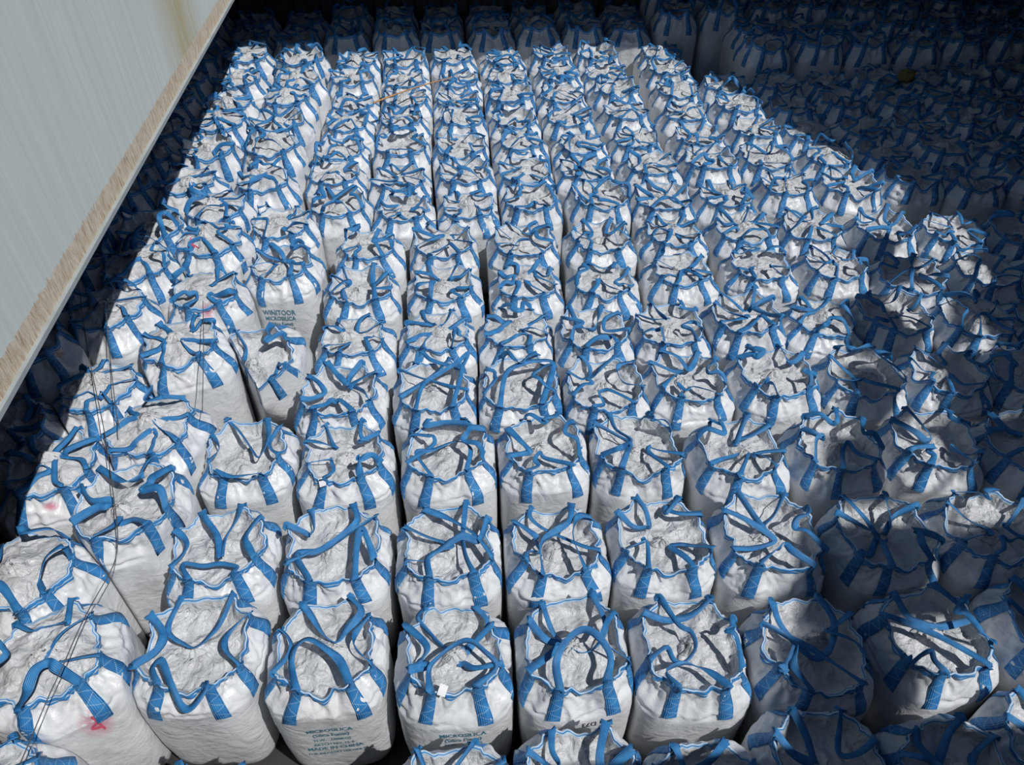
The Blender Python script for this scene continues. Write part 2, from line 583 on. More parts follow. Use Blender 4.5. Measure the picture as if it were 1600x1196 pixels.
    # ---- part meshes
    def body_mesh(self):
        V = np.concatenate([self.P.reshape(-1, 3), self.I.reshape(-1, 3)])
        nr = len(self.t) + len(self.f)
        q = grid_quads(nr, self.n, True)
        mi = np.repeat((np.arange(nr - 1) >= len(self.t) + 1).astype(int), self.n)
        V = np.vstack([V, [[0, 0, -.36]], [self.I[-1].mean(0)]])
        j = np.arange(self.n)
        j2 = (j + 1) % self.n
        b = (nr - 1) * self.n
        tr = np.concatenate([np.stack([j2, j, np.full_like(j, nr * self.n)], -1), np.stack([b + j, b + j2, np.full_like(j, nr * self.n + 1)], -1)])
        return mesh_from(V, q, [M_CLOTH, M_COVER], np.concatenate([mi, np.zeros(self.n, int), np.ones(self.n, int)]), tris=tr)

    def tape_mesh(self):
        """Blue hem with a pale cord line, wrapped over the rim."""
        n = self.n
        out = self.rimP.copy()
        out[:, 2] = 0
        out /= np.linalg.norm(out, axis=1)[:, None]
        rows = []
        top = self.rimP
        for (t, o) in ((.958, .005), (.972, .006), (.980, .008), (.992, .006)):
            rows.append(self.side(self.phi, np.full(n, t)) + out * o)
        rows.append(top + out * .003 + np.array([0, 0, .007]))
        for (f, up) in ((.974, .006), (.955, .006), (.935, .005)):
            x, y = top[:, 0] * f, top[:, 1] * f
            rows.append(np.stack([x, y, self.inner_z(x, y, f, top[:, 2]) + up], -1))
        V = np.array(rows)
        q = grid_quads(len(rows), n, True)
        mi = np.repeat(np.array([0, 1, 0, 0, 1, 0, 1]), n)
        return mesh_from(V.reshape(-1, 3), q, [M_WEB, M_TAPEW], mi, uv=np.zeros((len(rows) * n, 2)) + .3)

    def lug_strip(self, k, length):
        a = LUGS[k] + self.r.normal(0, .03)
        m = 9
        t = np.linspace(1 - length / self.height, 1.0, m)
        V = np.zeros((m, 3, 3))
        hw = .047
        tilt = self.r.normal(0, .03)
        for j, s in enumerate((-1, 0, 1)):
            V[:, j] = self.side(a + s * hw / .46 + tilt * (1 - t) * 4, t)
        V[1:-1] = (V[:-2] + 2 * V[1:-1] + V[2:]) / 4
        nm = np.stack([np.cos(np.full(m, a)), np.sin(np.full(m, a)), np.full(m, .35)], -1)
        nm /= np.linalg.norm(nm, axis=1)[:, None]
        V += nm[:, None] * .010
        return V, np.repeat(nm[:, None], 3, 1), a

    def loop_mesh(self, ka, kb, mids, flat=.75, separate=False):
        """One lifting loop: sewn end, free webbing through the points mids, sewn end."""
        r = self.r
        A, nA, aA = self.lug_strip(ka, r.uniform(.27, .34))
        B, nB, aB = self.lug_strip(kb, r.uniform(.27, .34))
        pa, pb = A[-1, 1], B[-1, 1]
        oa, ob = nA[-1, 1] * [1, 1, 0], nB[-1, 1] * [1, 1, 0]
        ctrl = [pa, pa + [0, 0, .035] - oa * .012] + [np.array(m, float) for m in mids] + [pb + [0, 0, .035] - ob * .012, pb]
        n = 12 + 9 * len(mids)
        path = catmull(ctrl, n)
        inside = self.top_z(path[:, 0], path[:, 1])
        s = np.linspace(0, 1, n)
        path[1:-1, 2] = np.maximum(path[1:-1, 2], inside[1:-1] + .014)
        path[2:-2] = (path[1:-3] + 2 * path[2:-2] + path[3:-1]) / 4
        T = np.gradient(path, axis=0)
        T /= np.linalg.norm(T, axis=1)[:, None] + 1e-9
        wa, wb = A[-1, 2] - A[-1, 0], B[-1, 2] - B[-1, 0]
        wa, wb = wa / np.linalg.norm(wa), wb / np.linalg.norm(wb)
        up = np.array([r.normal(0, .35), r.normal(0, .35), 1.0])
        ref = np.cross(up, T)
        ref /= np.linalg.norm(ref, axis=1)[:, None] + 1e-6
        tw = r.uniform(-1.7, 1.7)
        ang = tw * np.sin(np.pi * s) * np.sin(s * r.uniform(2, 7) + r.uniform(0, 6))
        ref = ref * np.cos(ang)[:, None] + np.cross(T, ref) * np.sin(ang)[:, None]
        # keep the turn from one end to the other continuous
        for i in range(1, n):
            if ref[i] @ ref[i - 1] < 0:
                ref[i] *= -1
        if ref[3] @ wa < 0:
            ref *= -1
        if ref[-4] @ wb < 0:
            wb = -wb
        ea, eb = 1 - sstep(0, .16, s)[:, None], sstep(.84, 1, s)[:, None]
        W = ref * (1 - ea) * (1 - eb) + wa * ea + wb * eb
        W -= T * np.sum(W * T, 1)[:, None]
        W /= np.linalg.norm(W, axis=1)[:, None] + 1e-6
        hw = .045 * (1 - (1 - flat * .9) * sstep(0, .2, s) * (1 - sstep(.8, 1, s))) * (1 + .12 * np.sin(s * 17 + r.uniform(0, 6)))
        Nn = np.cross(T, W)
        V = np.stack([path - W * hw[:, None], path + Nn * (.004 * np.sin(s * np.pi))[:, None], path + W * hw[:, None]], 1)
        L = np.concatenate([[0], np.cumsum(np.linalg.norm(np.diff(path, axis=0), axis=1))])
        pieces = ((A, nA, np.linspace(0, .25, 9), 1), (V, np.repeat(Nn[:, None], 3, 1), L, 0), (B, nB, np.linspace(0, .25, 9), 1))
        if separate:
            out = []
            for (Vv, Nm, v0, mt) in pieces:
                v, q, u = strip(Vv, Nm, .006, 0, v0)
                out.append(mesh_from(v, q, [M_SEWN if mt else M_WEB], uv=u))
            return out[1], [('sewn_end', out[0]), ('sewn_end', out[2])]
        vs, qs, uvs, mi, base = [], [], [], [], 0
        for (Vv, Nm, v0, mt) in pieces:
            v, q, u = strip(Vv, Nm, .006, 0, v0)
            vs.append(v)
            qs.append(q + base)
            base += len(v)
            uvs.append(u)
            mi.append(np.full(len(q), mt))
        return mesh_from(np.concatenate(vs), np.concatenate(qs), [M_WEB, M_SEWN], np.concatenate(mi), uv=np.concatenate(uvs)), []

    def spout_mesh(self):
        """Gathered filling spout lying on the top cloth."""
        r = self.r
        cx, cy = r.uniform(-.07, .07, 2)
        R = r.uniform(.10, .15)
        n, m = 48, 9
        th = np.linspace(0, 2 * np.pi, n, endpoint=False)
        k = np.linspace(.05, 1, m)
        off = r.uniform(0, 50, 3)
        V = np.zeros((m, n, 3))
        c = np.stack([np.cos(th), np.sin(th), 0 * th], -1)
        sq = r.uniform(.55, .95)
        for i, ki in enumerate(k):
            rad = R * ki * (1 + .35 * noise(c * 2 + off) * ki)
            x, y = cx + rad * np.cos(th), cy + rad * sq * np.sin(th)
            z = self.cover_z(x, y) + .006 + (.045 * (1 - ki) ** .8 + .035 * (ridge(c * 3.5 + off + ki * .5) - .3) * sstep(0, .4, ki)) * (1 - sstep(.8, 1, ki) * .8)
            V[i] = np.stack([x, y, z], -1)
        V = np.concatenate([V.reshape(-1, 3), [[cx, cy, V[0, :, 2].max() + .01]]])
        j = np.arange(n)
        tr = np.stack([(j + 1) % n, j, np.full(n, m * n)], -1)
        return mesh_from(V, grid_quads(m, n, True)[:, ::-1], [M_COVER], tris=tr)

    def default_loops(self):
        r = self.r
        kind = r.choice(['sides', 'corners', 'mixed', 'knot'], p=[.54, .20, .26, .0])
        if kind == 'corners':
            pairs = [(1, 2), (3, 4), (5, 6), (7, 0)]
        elif kind == 'mixed':
            pairs = [(0, 1), (2, 3), (4, 5), (6, 7)] if r.random() < .5 else [(7, 0), (1, 2), (3, 4), (5, 6)]
        else:
            pairs = [(0, 1), (2, 3), (4, 5), (6, 7)]
        knot = np.array([*r.uniform(-.13, .13, 2), 0])
        res = []
        for (a, b) in pairs:
            ra = .39
            pa = np.array([ra * math.cos(LUGS[a]), ra * math.sin(LUGS[a]), self.height + .06])
            pb = np.array([ra * math.cos(LUGS[b]), ra * math.sin(LUGS[b]), self.height + .06])
            mid = (pa + pb) / 2
            inw = -mid * [1, 1, 0]
            inw /= np.linalg.norm(inw)
            side = (pb - pa) * [1, 1, 0]
            if kind == 'knot':
                k = knot + r.normal(0, .02, 3)
                k[2] = self.height + r.uniform(-.02, .06)
                res.append((a, b, [pa * .45 + k * .55 + [0, 0, r.uniform(-.02, .06)], k, pb * .5 + k * .5 + [0, 0, r.uniform(-.03, .05)]]))
                continue
            u = r.random()
            if u < .58:      # flopped in on the top cloth
                d = r.uniform(.14, .34)
                m = mid + inw * d + side * r.uniform(-.35, .35)
                m[2] = self.height + r.uniform(-.09, .04)
                q1 = pa * .5 + m * .5 + inw * r.uniform(-.03, .05) + [0, 0, r.uniform(-.05, .03)]
                q2 = pb * .5 + m * .5 + inw * r.uniform(-.03, .05) + [0, 0, r.uniform(-.05, .03)]
            elif u < .88:    # standing arch leaning in
                m = mid + inw * r.uniform(.05, .16) + side * r.uniform(-.2, .2)
                m[2] = self.height + r.uniform(.09, .19)
                q1 = pa * .6 + m * .4 + [0, 0, r.uniform(.03, .07)]
                q2 = pb * .6 + m * .4 + [0, 0, r.uniform(.03, .07)]
            else:            # bunched to one end
                e = pa if r.random() < .5 else pb
                m = e * .7 + mid * .3 + inw * r.uniform(.05, .15)
                m[2] = self.height + r.uniform(.02, .10)
                q1 = pa * .5 + m * .5 + inw * .1 + [0, 0, .02]
                q2 = pb * .5 + m * .5 + inw * .1 + [0, 0, -.02]
            w = r.normal(0, .03, (3, 3)) * [1, 1, .5]
            res.append((a, b, [q1 + w[0], m * .72 + q1 * .28 + inw * .035 + w[1], m * .72 + q2 * .28 + inw * .035 + w[2], q2 - w[0]]))
        return res

    def build(self, loops=None, separate=False):
        """(name, mesh, sub-parts) of every part."""
        out = [('fabric_body', self.body_mesh(), []), ('rim_tape', self.tape_mesh(), []), ('top_spout', self.spout_mesh(), [])]
        for (a, b, mids) in (loops or self.default_loops()):
            me, ends = self.loop_mesh(a, b, mids, self.r.uniform(.5, .85), separate)
            out.append(('lifting_loop', me, ends))
        return out


def make_bag(parts, x, y, z, rz, scale, label, group, tilt=(0, 0)):
    root = bpy.data.objects.new('bulk_bag', None)
    root.empty_display_size = .3
    COL.objects.link(root)
    root.location = (x, y, z)
    root.rotation_euler = (tilt[0], tilt[1], rz)
    root.scale = scale
    root['label'], root['category'] = label, 'bulk bag'
    if group:
        root['group'] = group
    for (name, me, subs) in parts:
        o = link(name, me, root)
        for (sub, sme) in subs:
            link(sub, sme, o)
    return root


# ------------------------------------------------------------------ the hold
DECK, FAR, LEFT, NEAR, RIGHT = 3.2, 15.75, -3.24, -0.12, 10.0
COAM = 6.15
BASE = .36        # the floor lies this far under z = 0; bag tops stand about 1.1 above it
HX0, HX1, HY0, HY1 = -8.0, 17.0, -3.0, 19.35


def structure(name, me, label=None):
    o = link(name, me)
    o['kind'] = 'structure'
    if label:
        o['label'] = label
    return o


structure('floor', box_mesh([(HX0, HX1, HY0, HY1, -BASE - .2, -BASE)], M_FLOOR), 'dark steel bottom of the hold under the bags')
structure('ceiling', box_mesh([(HX0, LEFT - .03, HY0, HY1, DECK + .02, DECK + .35), (RIGHT + .03, HX1, HY0, HY1, DECK + .02, DECK + .35),
                               (LEFT - .03, RIGHT + .03, HY0, NEAR - .03, DECK + .02, DECK + .35), (LEFT - .03, RIGHT + .03, FAR + .03, HY1, DECK + .02, DECK + .35)], M_HOLD),
          'dark underside of the deck around the hatch opening')


def corrugated(x0, x1, y, z0, z1, period, depth):
    xs, ys = [], []
    x = x0
    while x < x1:
        xs += [x, x + period * .4, x + period * .5, x + period * .9]
        ys += [y, y, y - depth, y - depth]
        x += period
    m = len(xs)
    V = [(a, b, z0) for a, b in zip(xs, ys)] + [(a, b, z1) for a, b in zip(xs, ys)] + [(a, y + .15, z0) for a in xs] + [(a, y + .15, z1) for a in xs]
    q = []
    for i in range(m - 1):
        q += [(i, i + 1, m + i + 1, m + i), (2 * m + i + 1, 2 * m + i, 3 * m + i, 3 * m + i + 1)]
    return mesh_from(V, q, [M_HOLD], smooth=False)


structure('wall_back', corrugated(HX0, HX1, HY1, -BASE, DECK + .02, .62, .14), 'dark corrugated steel bulkhead behind the bags')
structure('wall_left', box_mesh([(HX0 - .2, HX0, HY0, HY1, -BASE, DECK)], M_HOLD))
structure('wall_right', box_mesh([(HX1, HX1 + .2, HY0, HY1, -BASE, DECK)], M_HOLD))
structure('wall_front', box_mesh([(HX0, HX1, HY0 - .2, HY0, -BASE, DECK)], M_HOLD))

M_COAM = steel_plate_material(DECK)
structure('trim_1', box_mesh([(LEFT - .03, LEFT, NEAR, FAR, DECK, COAM)], M_COAM), 'grey painted steel hatch coaming plate with rusty lower edge')
structure('trim_2', box_mesh([(LEFT - .03, LEFT + .035, NEAR, FAR, DECK - .022, DECK + .022)], M_STEEL), 'thin grey edge bar along the foot of the coaming plate')
structure('trim_3', box_mesh([(LEFT - .03, RIGHT + .03, FAR, FAR + .03, DECK, COAM)], M_STEEL))
structure('trim_4', box_mesh([(RIGHT, RIGHT + .03, NEAR, FAR, DECK, COAM)], M_STEEL))
structure('trim_5', box_mesh([(LEFT - .03, .3, NEAR - .03, NEAR, DECK, COAM - .9), (.3, RIGHT + .03, NEAR - .03, NEAR, DECK, COAM)], M_STEEL))  # near coaming; its higher right part is added to shade the front row

def slab_mesh(polys, z, thick, mat):
    """Flat plates of the given outlines at height z."""
    v, q, t = [], [], []
    for poly in polys:
        b, n = len(v), len(poly)
        v += [(x, y, z) for x, y in poly] + [(x, y, z + thick) for x, y in poly]
        for i in range(n):
            j = (i + 1) % n
            q.append((b + i, b + j, b + n + j, b + n + i))
        for i in range(1, n - 1):
            t += [(b, b + i + 1, b + i), (b + n, b + n + i, b + n + i + 1)]
    return mesh_from(v, q, [mat], smooth=False, tris=t)


def shade_spot(p, z, z0=1.05):
    """Where a plate at height z must stand to shade the point p of the bag tops."""
    k = (z - z0) / -SUN_DIR.z
    return p[0] - SUN_DIR.x * k, p[1] - SUN_DIR.y * k


# unseen plates added to block the sun: far-right slab below, patchy pieces higher up
LOW_SHADE_Z, HIGH_SHADE_Z = COAM + .1, 13.0
structure('shade_slab', slab_mesh([[shade_spot(p, LOW_SHADE_Z) for p in ((4.45, 16.9), (5.9, 13.2), (7.35, 9.9), (7.9, 8.2), (9.9, 8.2), (9.9, 18.5), (4.45, 18.5))]], LOW_SHADE_Z, .25, M_STEEL))
CRANE = [   # outlines of what is shaded on the bag tops
    [(2.15, 1.6), (2.55, 3.0), (3.55, 3.15), (3.75, 1.6)],
    [(2.75, 3.1), (3.2, 4.15), (4.3, 4.05), (4.2, 3.1)],
    [(4.75, 1.6), (4.3, 3.9), (6.6, 4.2), (7.2, 1.6)],
    [(3.5, 4.35), (3.9, 5.25), (4.35, 5.2), (4.5, 4.3)],
    [(5.25, 4.25), (5.05, 5.3), (7.6, 5.4), (7.6, 4.3)],
    [(4.25, 5.3), (4.55, 6.35), (5.0, 6.3), (4.8, 5.2)],
    [(5.5, 5.4), (5.55, 6.4), (8.2, 6.5), (8.0, 5.4)],
    [(4.75, 6.45), (4.8, 7.6), (5.55, 7.75), (5.75, 6.5)],
    [(6.45, 6.5), (6.3, 7.6), (8.6, 7.8), (8.6, 6.5)],
    [(5.6, 7.9), (5.5, 8.9), (6.3, 8.9), (6.35, 7.8)],
    [(7.2, 7.7), (7.1, 8.4), (9.5, 8.6), (9.5, 7.7)],
    [(4.6, 3.9), (4.75, 4.1), (6.7, 8.2), (6.95, 8.1)],
]
structure('shade_plates', slab_mesh([[shade_spot(p, HIGH_SHADE_Z) for p in poly] for poly in CRANE], HIGH_SHADE_Z, .08, M_STEEL))  # added plates out of view, cut to cast the dappled shade


# ------------------------------------------------------------------ where each bag stands
# pixel of the middle of each bag's open top, height factor, turn in degrees
FRONT = [
    # row at the bottom edge
    [(-45, 1255, 1.12, 8), (322, 1298, 1.0, 4), (735, 1255, 1.0, 3), (935, 1235, 1.02, -3), (1120, 1228, 1.0, 2), (1305, 1208, 1.0, -5), (1480, 1195, 1.0, 6), (1640, 1170, 1.0, 0)],
    [(70, 1020, 1.22, 22), (305, 1005, 1.0, -4), (505, 1010, 1.0, 2), (708, 1015, 1.0, 0), (898, 1005, 1.02, 2), (1082, 1005, 1.0, -6), (1272, 1010, 1.0, 3), (1465, 985, 1.0, 7), (1660, 970, 1.0, 0)],
    [(50, 880, 1.20, -14), (185, 790, 1.22, 12), (335, 850, 1.0, 5), (520, 850, 1.0, 2), (700, 848, 1.0, 0), (870, 845, 1.0, 2), (1035, 835, 1.0, -3), (1205, 830, 1.0, -4), (1385, 830, 1.0, 6), (1550, 820, 1.0, -4)],
    [(80, 720, 1.22, 10), (235, 665, 1.2, -12), (378, 700, 1.0, 3), (536, 705, 1.0, 2), (700, 700, 1.0, 0), (851, 690, 1.0, 0), (992, 690, 1.0, -2), (1158, 698, 1.0, 5), (1310, 690, 1.02, 8), (1465, 685, 1.0, -6), (1610, 690, 1.0, 4)],
    [(25, 660, 1.1, 20), (150, 600, 1.15, -25), (265, 535, 1.32, 15), (530, 608, 1.0, -5), (683, 598, 1.0, 0), (815, 600, 1.0, -3), (945, 600, 1.0, 3), (1072, 583, 1.0, 2), (1215, 580, 1.0, 6), (1350, 580, 1.0, -3), (1480, 578, 1.0, 5), (1610, 575, 1.0, 0)],
    [(42, 505, 1.36, -6), (165, 470, 1.32, -15), (552, 525, 1.0, 4), (690, 518, 1.0, 0), (812, 510, 1.0, -5), (928, 512, 1.0, 6), (1046, 510, 1.0, 0), (1165, 490, 1.05, 0), (1292, 492, 1.0, -6), (1408, 488, 1.0, 0), (1512, 490, 1.05, 3), (1635, 490, 1.0, 0)],
    [(318, 450, 1.2, 10), (440, 408, 1.12, -4), (562, 445, 1.0, 3), (694, 440, 1.0, 0), (823, 435, 1.0, 0), (945, 435, 1.0, -5), (1065, 418, 1.0, 2), (1190, 410, 1.0, -6), (1312, 405, 1.0, 4), (1415, 425, 1.0, 0), (1540, 410, 1.0, 8), (1650, 415, 1.0, 0)],
    [(200, 408, 1.3, 8), (322, 358, 1.3, -6), (455, 338, 1.1, 2), (575, 380, 1.0, 4), (692, 375, 1.0, 0), (817, 372, 1.0, 0), (938, 368, 1.0, 0), (1052, 358, 1.0, -4), (1165, 352, 1.0, 5), (1270, 355, 1.0, 0), (1385, 352, 1.0, 4), (1495, 365, 1.0, -4), (1600, 360, 1.0, 0)],
]
BAGS = []      # x, y, height factor, turn, row tag, order
for ri, row in enumerate(FRONT):
    for (px, py, hf, rot) in row:
        x, y = unproject(px, py, 1.09 * hf)
        left = hf >= 1.1 and x < -1.5 and px < 400
        BAGS.append([x, y, hf, math.radians(rot), ('left' if left else 'main'), ri, (ri, row.index((px, py, hf, rot)))])
rr = random.Random(11)
# rows further back: columns about a metre apart
row_y = [10.35, 11.38, 12.36, 13.36, 14.34, 15.25, 16.2]
for k, yy in enumerate(row_y):
    for c in range(-1, 14):
        x = -.78 + 1.005 * c + rr.uniform(-.05, .05) + (.05 * k if c > 4 else 0)
        if c > 5 and k >= 5:
            continue
        BAGS.append([x, yy + rr.uniform(-.09, .09) + .03 * max(0, c - 3), 1.0 * rr.uniform(.95, 1.06), rr.uniform(-.12, .12), 'main', 8 + k, (8 + k, c)])
for k, yy in enumerate([9.9, 10.9, 11.9, 12.9, 13.9, 14.9, 15.9]):
    for c in range(0, 4):
        if yy < 10.5 and c < 1:
            continue
        x = -2.85 - 1.02 * c + rr.uniform(-.06, .06)
        BAGS.append([x, yy + rr.uniform(-.12, .12), rr.uniform(1.22, 1.36), rr.uniform(-.3, .3), 'left', 8 + k, ('left', 8 + k, c)])
for (yy, xs) in ((8.8, (-4.9,)), (7.9, (-5.0,)), (9.9, (-4.0,))):
    for x in xs:
        BAGS.append([x, yy, 1.25, .2, 'left', 7, ('left', x, yy)])
# taller rows under the far deck
for k, yy in enumerate([15.2, 16.25]):
    for c in range(0, 8):
        BAGS.append([6.45 + c * 1.02 + rr.uniform(-.04, .04), yy + rr.uniform(-.06, .06), 1.4 * rr.uniform(.97, 1.03), rr.uniform(-.08, .08), 'back', 15 + k, ('back', 15 + k, c)])
for k, yy in enumerate([17.35, 18.4]):
    for c in range(0, 19):
        BAGS.append([-5.1 + c * 1.02 + rr.uniform(-.05, .05), yy + rr.uniform(-.1, .1), (1.22 if c < 10 else 1.46) * rr.uniform(.94, 1.06), rr.uniform(-.1, .1), 'back', 17 + k, ('back', 17 + k, c)])

x, y = unproject(412, 548, 1.12)
BAGS.append([x, y + .42, 1.0, .06, 'left', 5, 'tipped'])
STAND = {'tipped': (.22, (.44, -.06))}      # height and lean of bags that do not stand upright on the floor

# nothing stands inside its neighbour
pos = np.array([[b[0], b[1]] for b in BAGS])
anchor = pos.copy()
for it in range(120):
    d = pos[:, None] - pos[None]
    dist = np.sqrt((d ** 2).sum(-1)) + np.eye(len(pos)) * 9
    push = np.clip(.97 - dist, 0, None)
    mv = (d / dist[..., None] * push[..., None]).sum(1) * .35
    pos += mv + (anchor - pos) * .04
for b, p in zip(BAGS, pos):
    b[0], b[1] = float(p[0]), float(p[1])


def seen(b):
    for (dx, dy, z) in ((0, 0, 1.1), (.45, 0, 1.05), (-.45, 0, 1.05), (0, .45, 1.1), (0, -.45, .8)):
        q = project(b[0] + dx, b[1] + dy, z * b[2])
        if q and -10 < q[0] < 1610 and -30 < q[1] < 1200:
            # left coaming plate in front of it?
            cx, cy = b[0] + dx, b[1] + dy
            if cx < LEFT:
                k = LEFT / cx
                if CAMZ + (z * b[2] - CAMZ) * k > DECK:
                    continue
            return True
    return False


BAGS = [b for b in BAGS if seen(b)]
print('bags in view:', len(BAGS))

ORD = ['zeroth', 'first', 'second', 'third', 'fourth', 'fifth', 'sixth', 'seventh', 'eighth', 'ninth', 'tenth', 'eleventh', 'twelfth', 'thirteenth',
       'fourteenth', 'fifteenth', 'sixteenth', 'seventeenth', 'eighteenth', 'nineteenth', 'twentieth', 'twenty-first']
groups = {}
for b in BAGS:
    groups.setdefault((b[4], b[5]), []).append(b)
LABEL = {}
rowno = {}
for zone in ('main', 'left', 'back'):
    keys = sorted(k for k in groups if k[0] == zone)
    for i, k in enumerate(keys):
        g = sorted(groups[k], key=lambda b: b[0])
        for j, b in enumerate(g):
            b.append((i + 1, j + 1, len(g)))


def inside(poly, x, y):
    c = False
    for i in range(len(poly)):
        (x0, y0), (x1, y1) = poly[i - 1], poly[i]
        if (y0 > y) != (y1 > y) and x < (x1 - x0) * (y - y0) / (y1 - y0) + x0:
            c = not c
    return c


def lit(x, y):
    """Share of a bag's top that the sun reaches."""
    k, n = 0, 0
    for dx in (-.3, 0, .3):
        for dy in (-.3, 0, .3):
            a, b_ = x + dx, y + dy
            n += 1
            if a < -4.25 or b_ > 16.7 or b_ < (2.15 if a > .3 else 1.6):
                continue
            if b_ > 8.2 and a > np.interp(b_, [8.2, 9.9, 13.2, 16.9], [7.9, 7.35, 5.9, 4.45]):
                continue
            if any(inside(p, a, b_) for p in CRANE):
                continue
            k += 1
    return k / n


NAMED = {
    (1, 0): 'big white bulk bag with a red X mark and pink smudge on its side',
    (1, 2): 'white bulk bag with teal MADE IN CHINA lettering on its front',
    (1, 3): 'white bulk bag with a paper tag and half-hidden teal print on its front',
    (1, 4): 'white bulk bag with D73 written upside down on its front',
    (6, 0): 'tall white bulk bag with two pink smudges beside its top',
    (6, 1): 'white bulk bag with lines of teal print facing a dark gap',
    (7, 1): 'tall white bulk bag with a red handwritten sign on its front',
    (5, 0): 'tall white bulk bag half in coaming shadow with an orange smudge',
    'tipped': 'white bulk bag tipped forward over a dark gap between the bags',
}


def bag_label(b):
    if b[6] in NAMED:
        return NAMED[b[6]]
    i, j, n = b[7]
    v = lit(b[0], b[1])
    sun_ = 'sunlit' if v > .7 else ('half-shaded' if v > .2 else 'shaded')
    if b[4] == 'main':
        return f'{sun_} white bulk bag in main block, {ORD[i]} row from front, {ORD[j]} from left'
    if b[4] == 'left':
        return f'{sun_} tall white bulk bag by grey coaming, {ORD[i]} row from front, {ORD[j]} from left'
    return f'dark shaded tall bulk bag under the far deck, {ORD[i]} row back, {ORD[j]} from left'


GROUP = {'main': 'bulk bags standing in rows across the hold', 'left': 'taller bulk bags beside the left coaming', 'back': 'tall bulk bags in shadow by the back wall'}

# webbing of the nearest bags as it lies in the photograph: (lug, lug): points (pixel x, pixel y, height)
LOOPS = {
    (1, 1): {(5, 4): [(262, 985, 1.1), (290, 1008, 1.06), (304, 1012, 1.05), (322, 1000, 1.06), (345, 973, 1.1)],
             (0, 1): [(238, 1045, 1.16), (252, 1033, 1.2), (266, 1066, 1.18), (284, 1104, 1.1), (300, 1106, 1.1), (320, 1080, 1.14)]},
    (1, 2): {(5, 4): [(483, 958, 1.12), (506, 993, 1.07), (526, 1004, 1.06), (541, 985, 1.1), (565, 955, 1.13)],
             (0, 1): [(455, 1035, 1.15), (463, 1010, 1.2), (483, 999, 1.22), (513, 1017, 1.2), (532, 1035, 1.16)]},
    (1, 3): {(5, 4): [(652, 965, 1.1), (668, 986, 1.06), (694, 1012, 1.05), (719, 1016, 1.05), (749, 998, 1.07), (762, 972, 1.1)],
             (0, 1): [(670, 1048, 1.15), (680, 1032, 1.19), (706, 1011, 1.22), (732, 1001, 1.24), (757, 1018, 1.22), (776, 1042, 1.16)]},
    (1, 4): {(5, 4): [(858, 975, 1.09), (868, 995, 1.05), (884, 1004, 1.05), (908, 1020, 1.04), (932, 1010, 1.05), (947, 978, 1.1)],
             (0, 1): [(869, 1035, 1.17), (886, 1001, 1.23), (911, 984, 1.26), (935, 995, 1.25), (954, 1026, 1.2)]},
    (1, 5): {(5, 7): [(1060, 976, 1.14), (1080, 988, 1.13), (1087, 1012, 1.12), (1070, 1035, 1.1), (1053, 1032, 1.1), (1041, 1012, 1.1)],
             (0, 1): [(1040, 1050, 1.14), (1065, 1037, 1.12), (1090, 1042, 1.12), (1112, 1052, 1.14)]},
    (1, 6): {(5, 4): [(1219, 976, 1.1), (1249, 1012, 1.05), (1276, 1030, 1.04), (1298, 1012, 1.06), (1303, 971, 1.1)],
             (7, 0): [(1222, 1052, 1.12), (1235, 1030, 1.17), (1244, 1010, 1.2), (1240, 1040, 1.18)]},
    (1, 7): {(5, 4): [(1418, 963, 1.1), (1440, 973, 1.07), (1465, 980, 1.06), (1495, 975, 1.06), (1515, 962, 1.1)],
             (7, 0): [(1420, 1040, 1.12), (1440, 1024, 1.16), (1455, 1018, 1.18), (1460, 1032, 1.16)]},
    (2, 2): {(5, 4): [(322, 812, 1.14), (340, 838, 1.13), (345, 872, 1.12), (352, 842, 1.13), (370, 812, 1.14)],
             (0, 1): [(285, 881, 1.13), (317, 885, 1.09), (343, 881, 1.1), (370, 886, 1.13)]},
    (2, 3): {(0, 4): [(462, 866, 1.12), (495, 862, 1.1), (525, 845, 1.12), (558, 815, 1.15)],
             (1, 2): [(558, 850, 1.16), (565, 826, 1.19), (575, 845, 1.15)]},
    (2, 4): {(0, 3): [(668, 872, 1.13), (690, 858, 1.14), (722, 838, 1.17), (748, 845, 1.13)],
             (5, 2): [(690, 806, 1.12), (715, 818, 1.12), (745, 838, 1.13)]},
    (2, 5): {(0, 4): [(845, 850, 1.16), (868, 830, 1.18), (890, 814, 1.2)],
             (5, 2): [(828, 808, 1.12), (848, 826, 1.12), (890, 845, 1.12), (915, 855, 1.12)],
             (1, 3): [(897, 845, 1.2), (897, 820, 1.22), (905, 806, 1.17)]},
    (3, 2): {(0, 1): [(335, 735, 1.14), (360, 745, 1.12), (390, 742, 1.12)], (5, 4): [(352, 655, 1.13), (372, 672, 1.12), (392, 700, 1.12), (405, 715, 1.14), (420, 680, 1.18)]},
    (3, 4): {(5, 4): [(665, 665, 1.16), (700, 660, 1.16), (735, 662, 1.16)], (0, 1): [(650, 708, 1.16), (675, 704, 1.15), (712, 690, 1.12), (735, 700, 1.15)]},
    (4, 4): {(5, 1): [(655, 545, 1.17), (672, 562, 1.15), (705, 572, 1.15), (722, 575, 1.17)], (0, 3): [(662, 600, 1.14), (690, 582, 1.16), (715, 566, 1.2), (732, 552, 1.2)]},
    (4, 5): {(0, 1): [(790, 585, 1.2), (812, 570, 1.23), (840, 564, 1.23), (865, 570, 1.2)]},
}


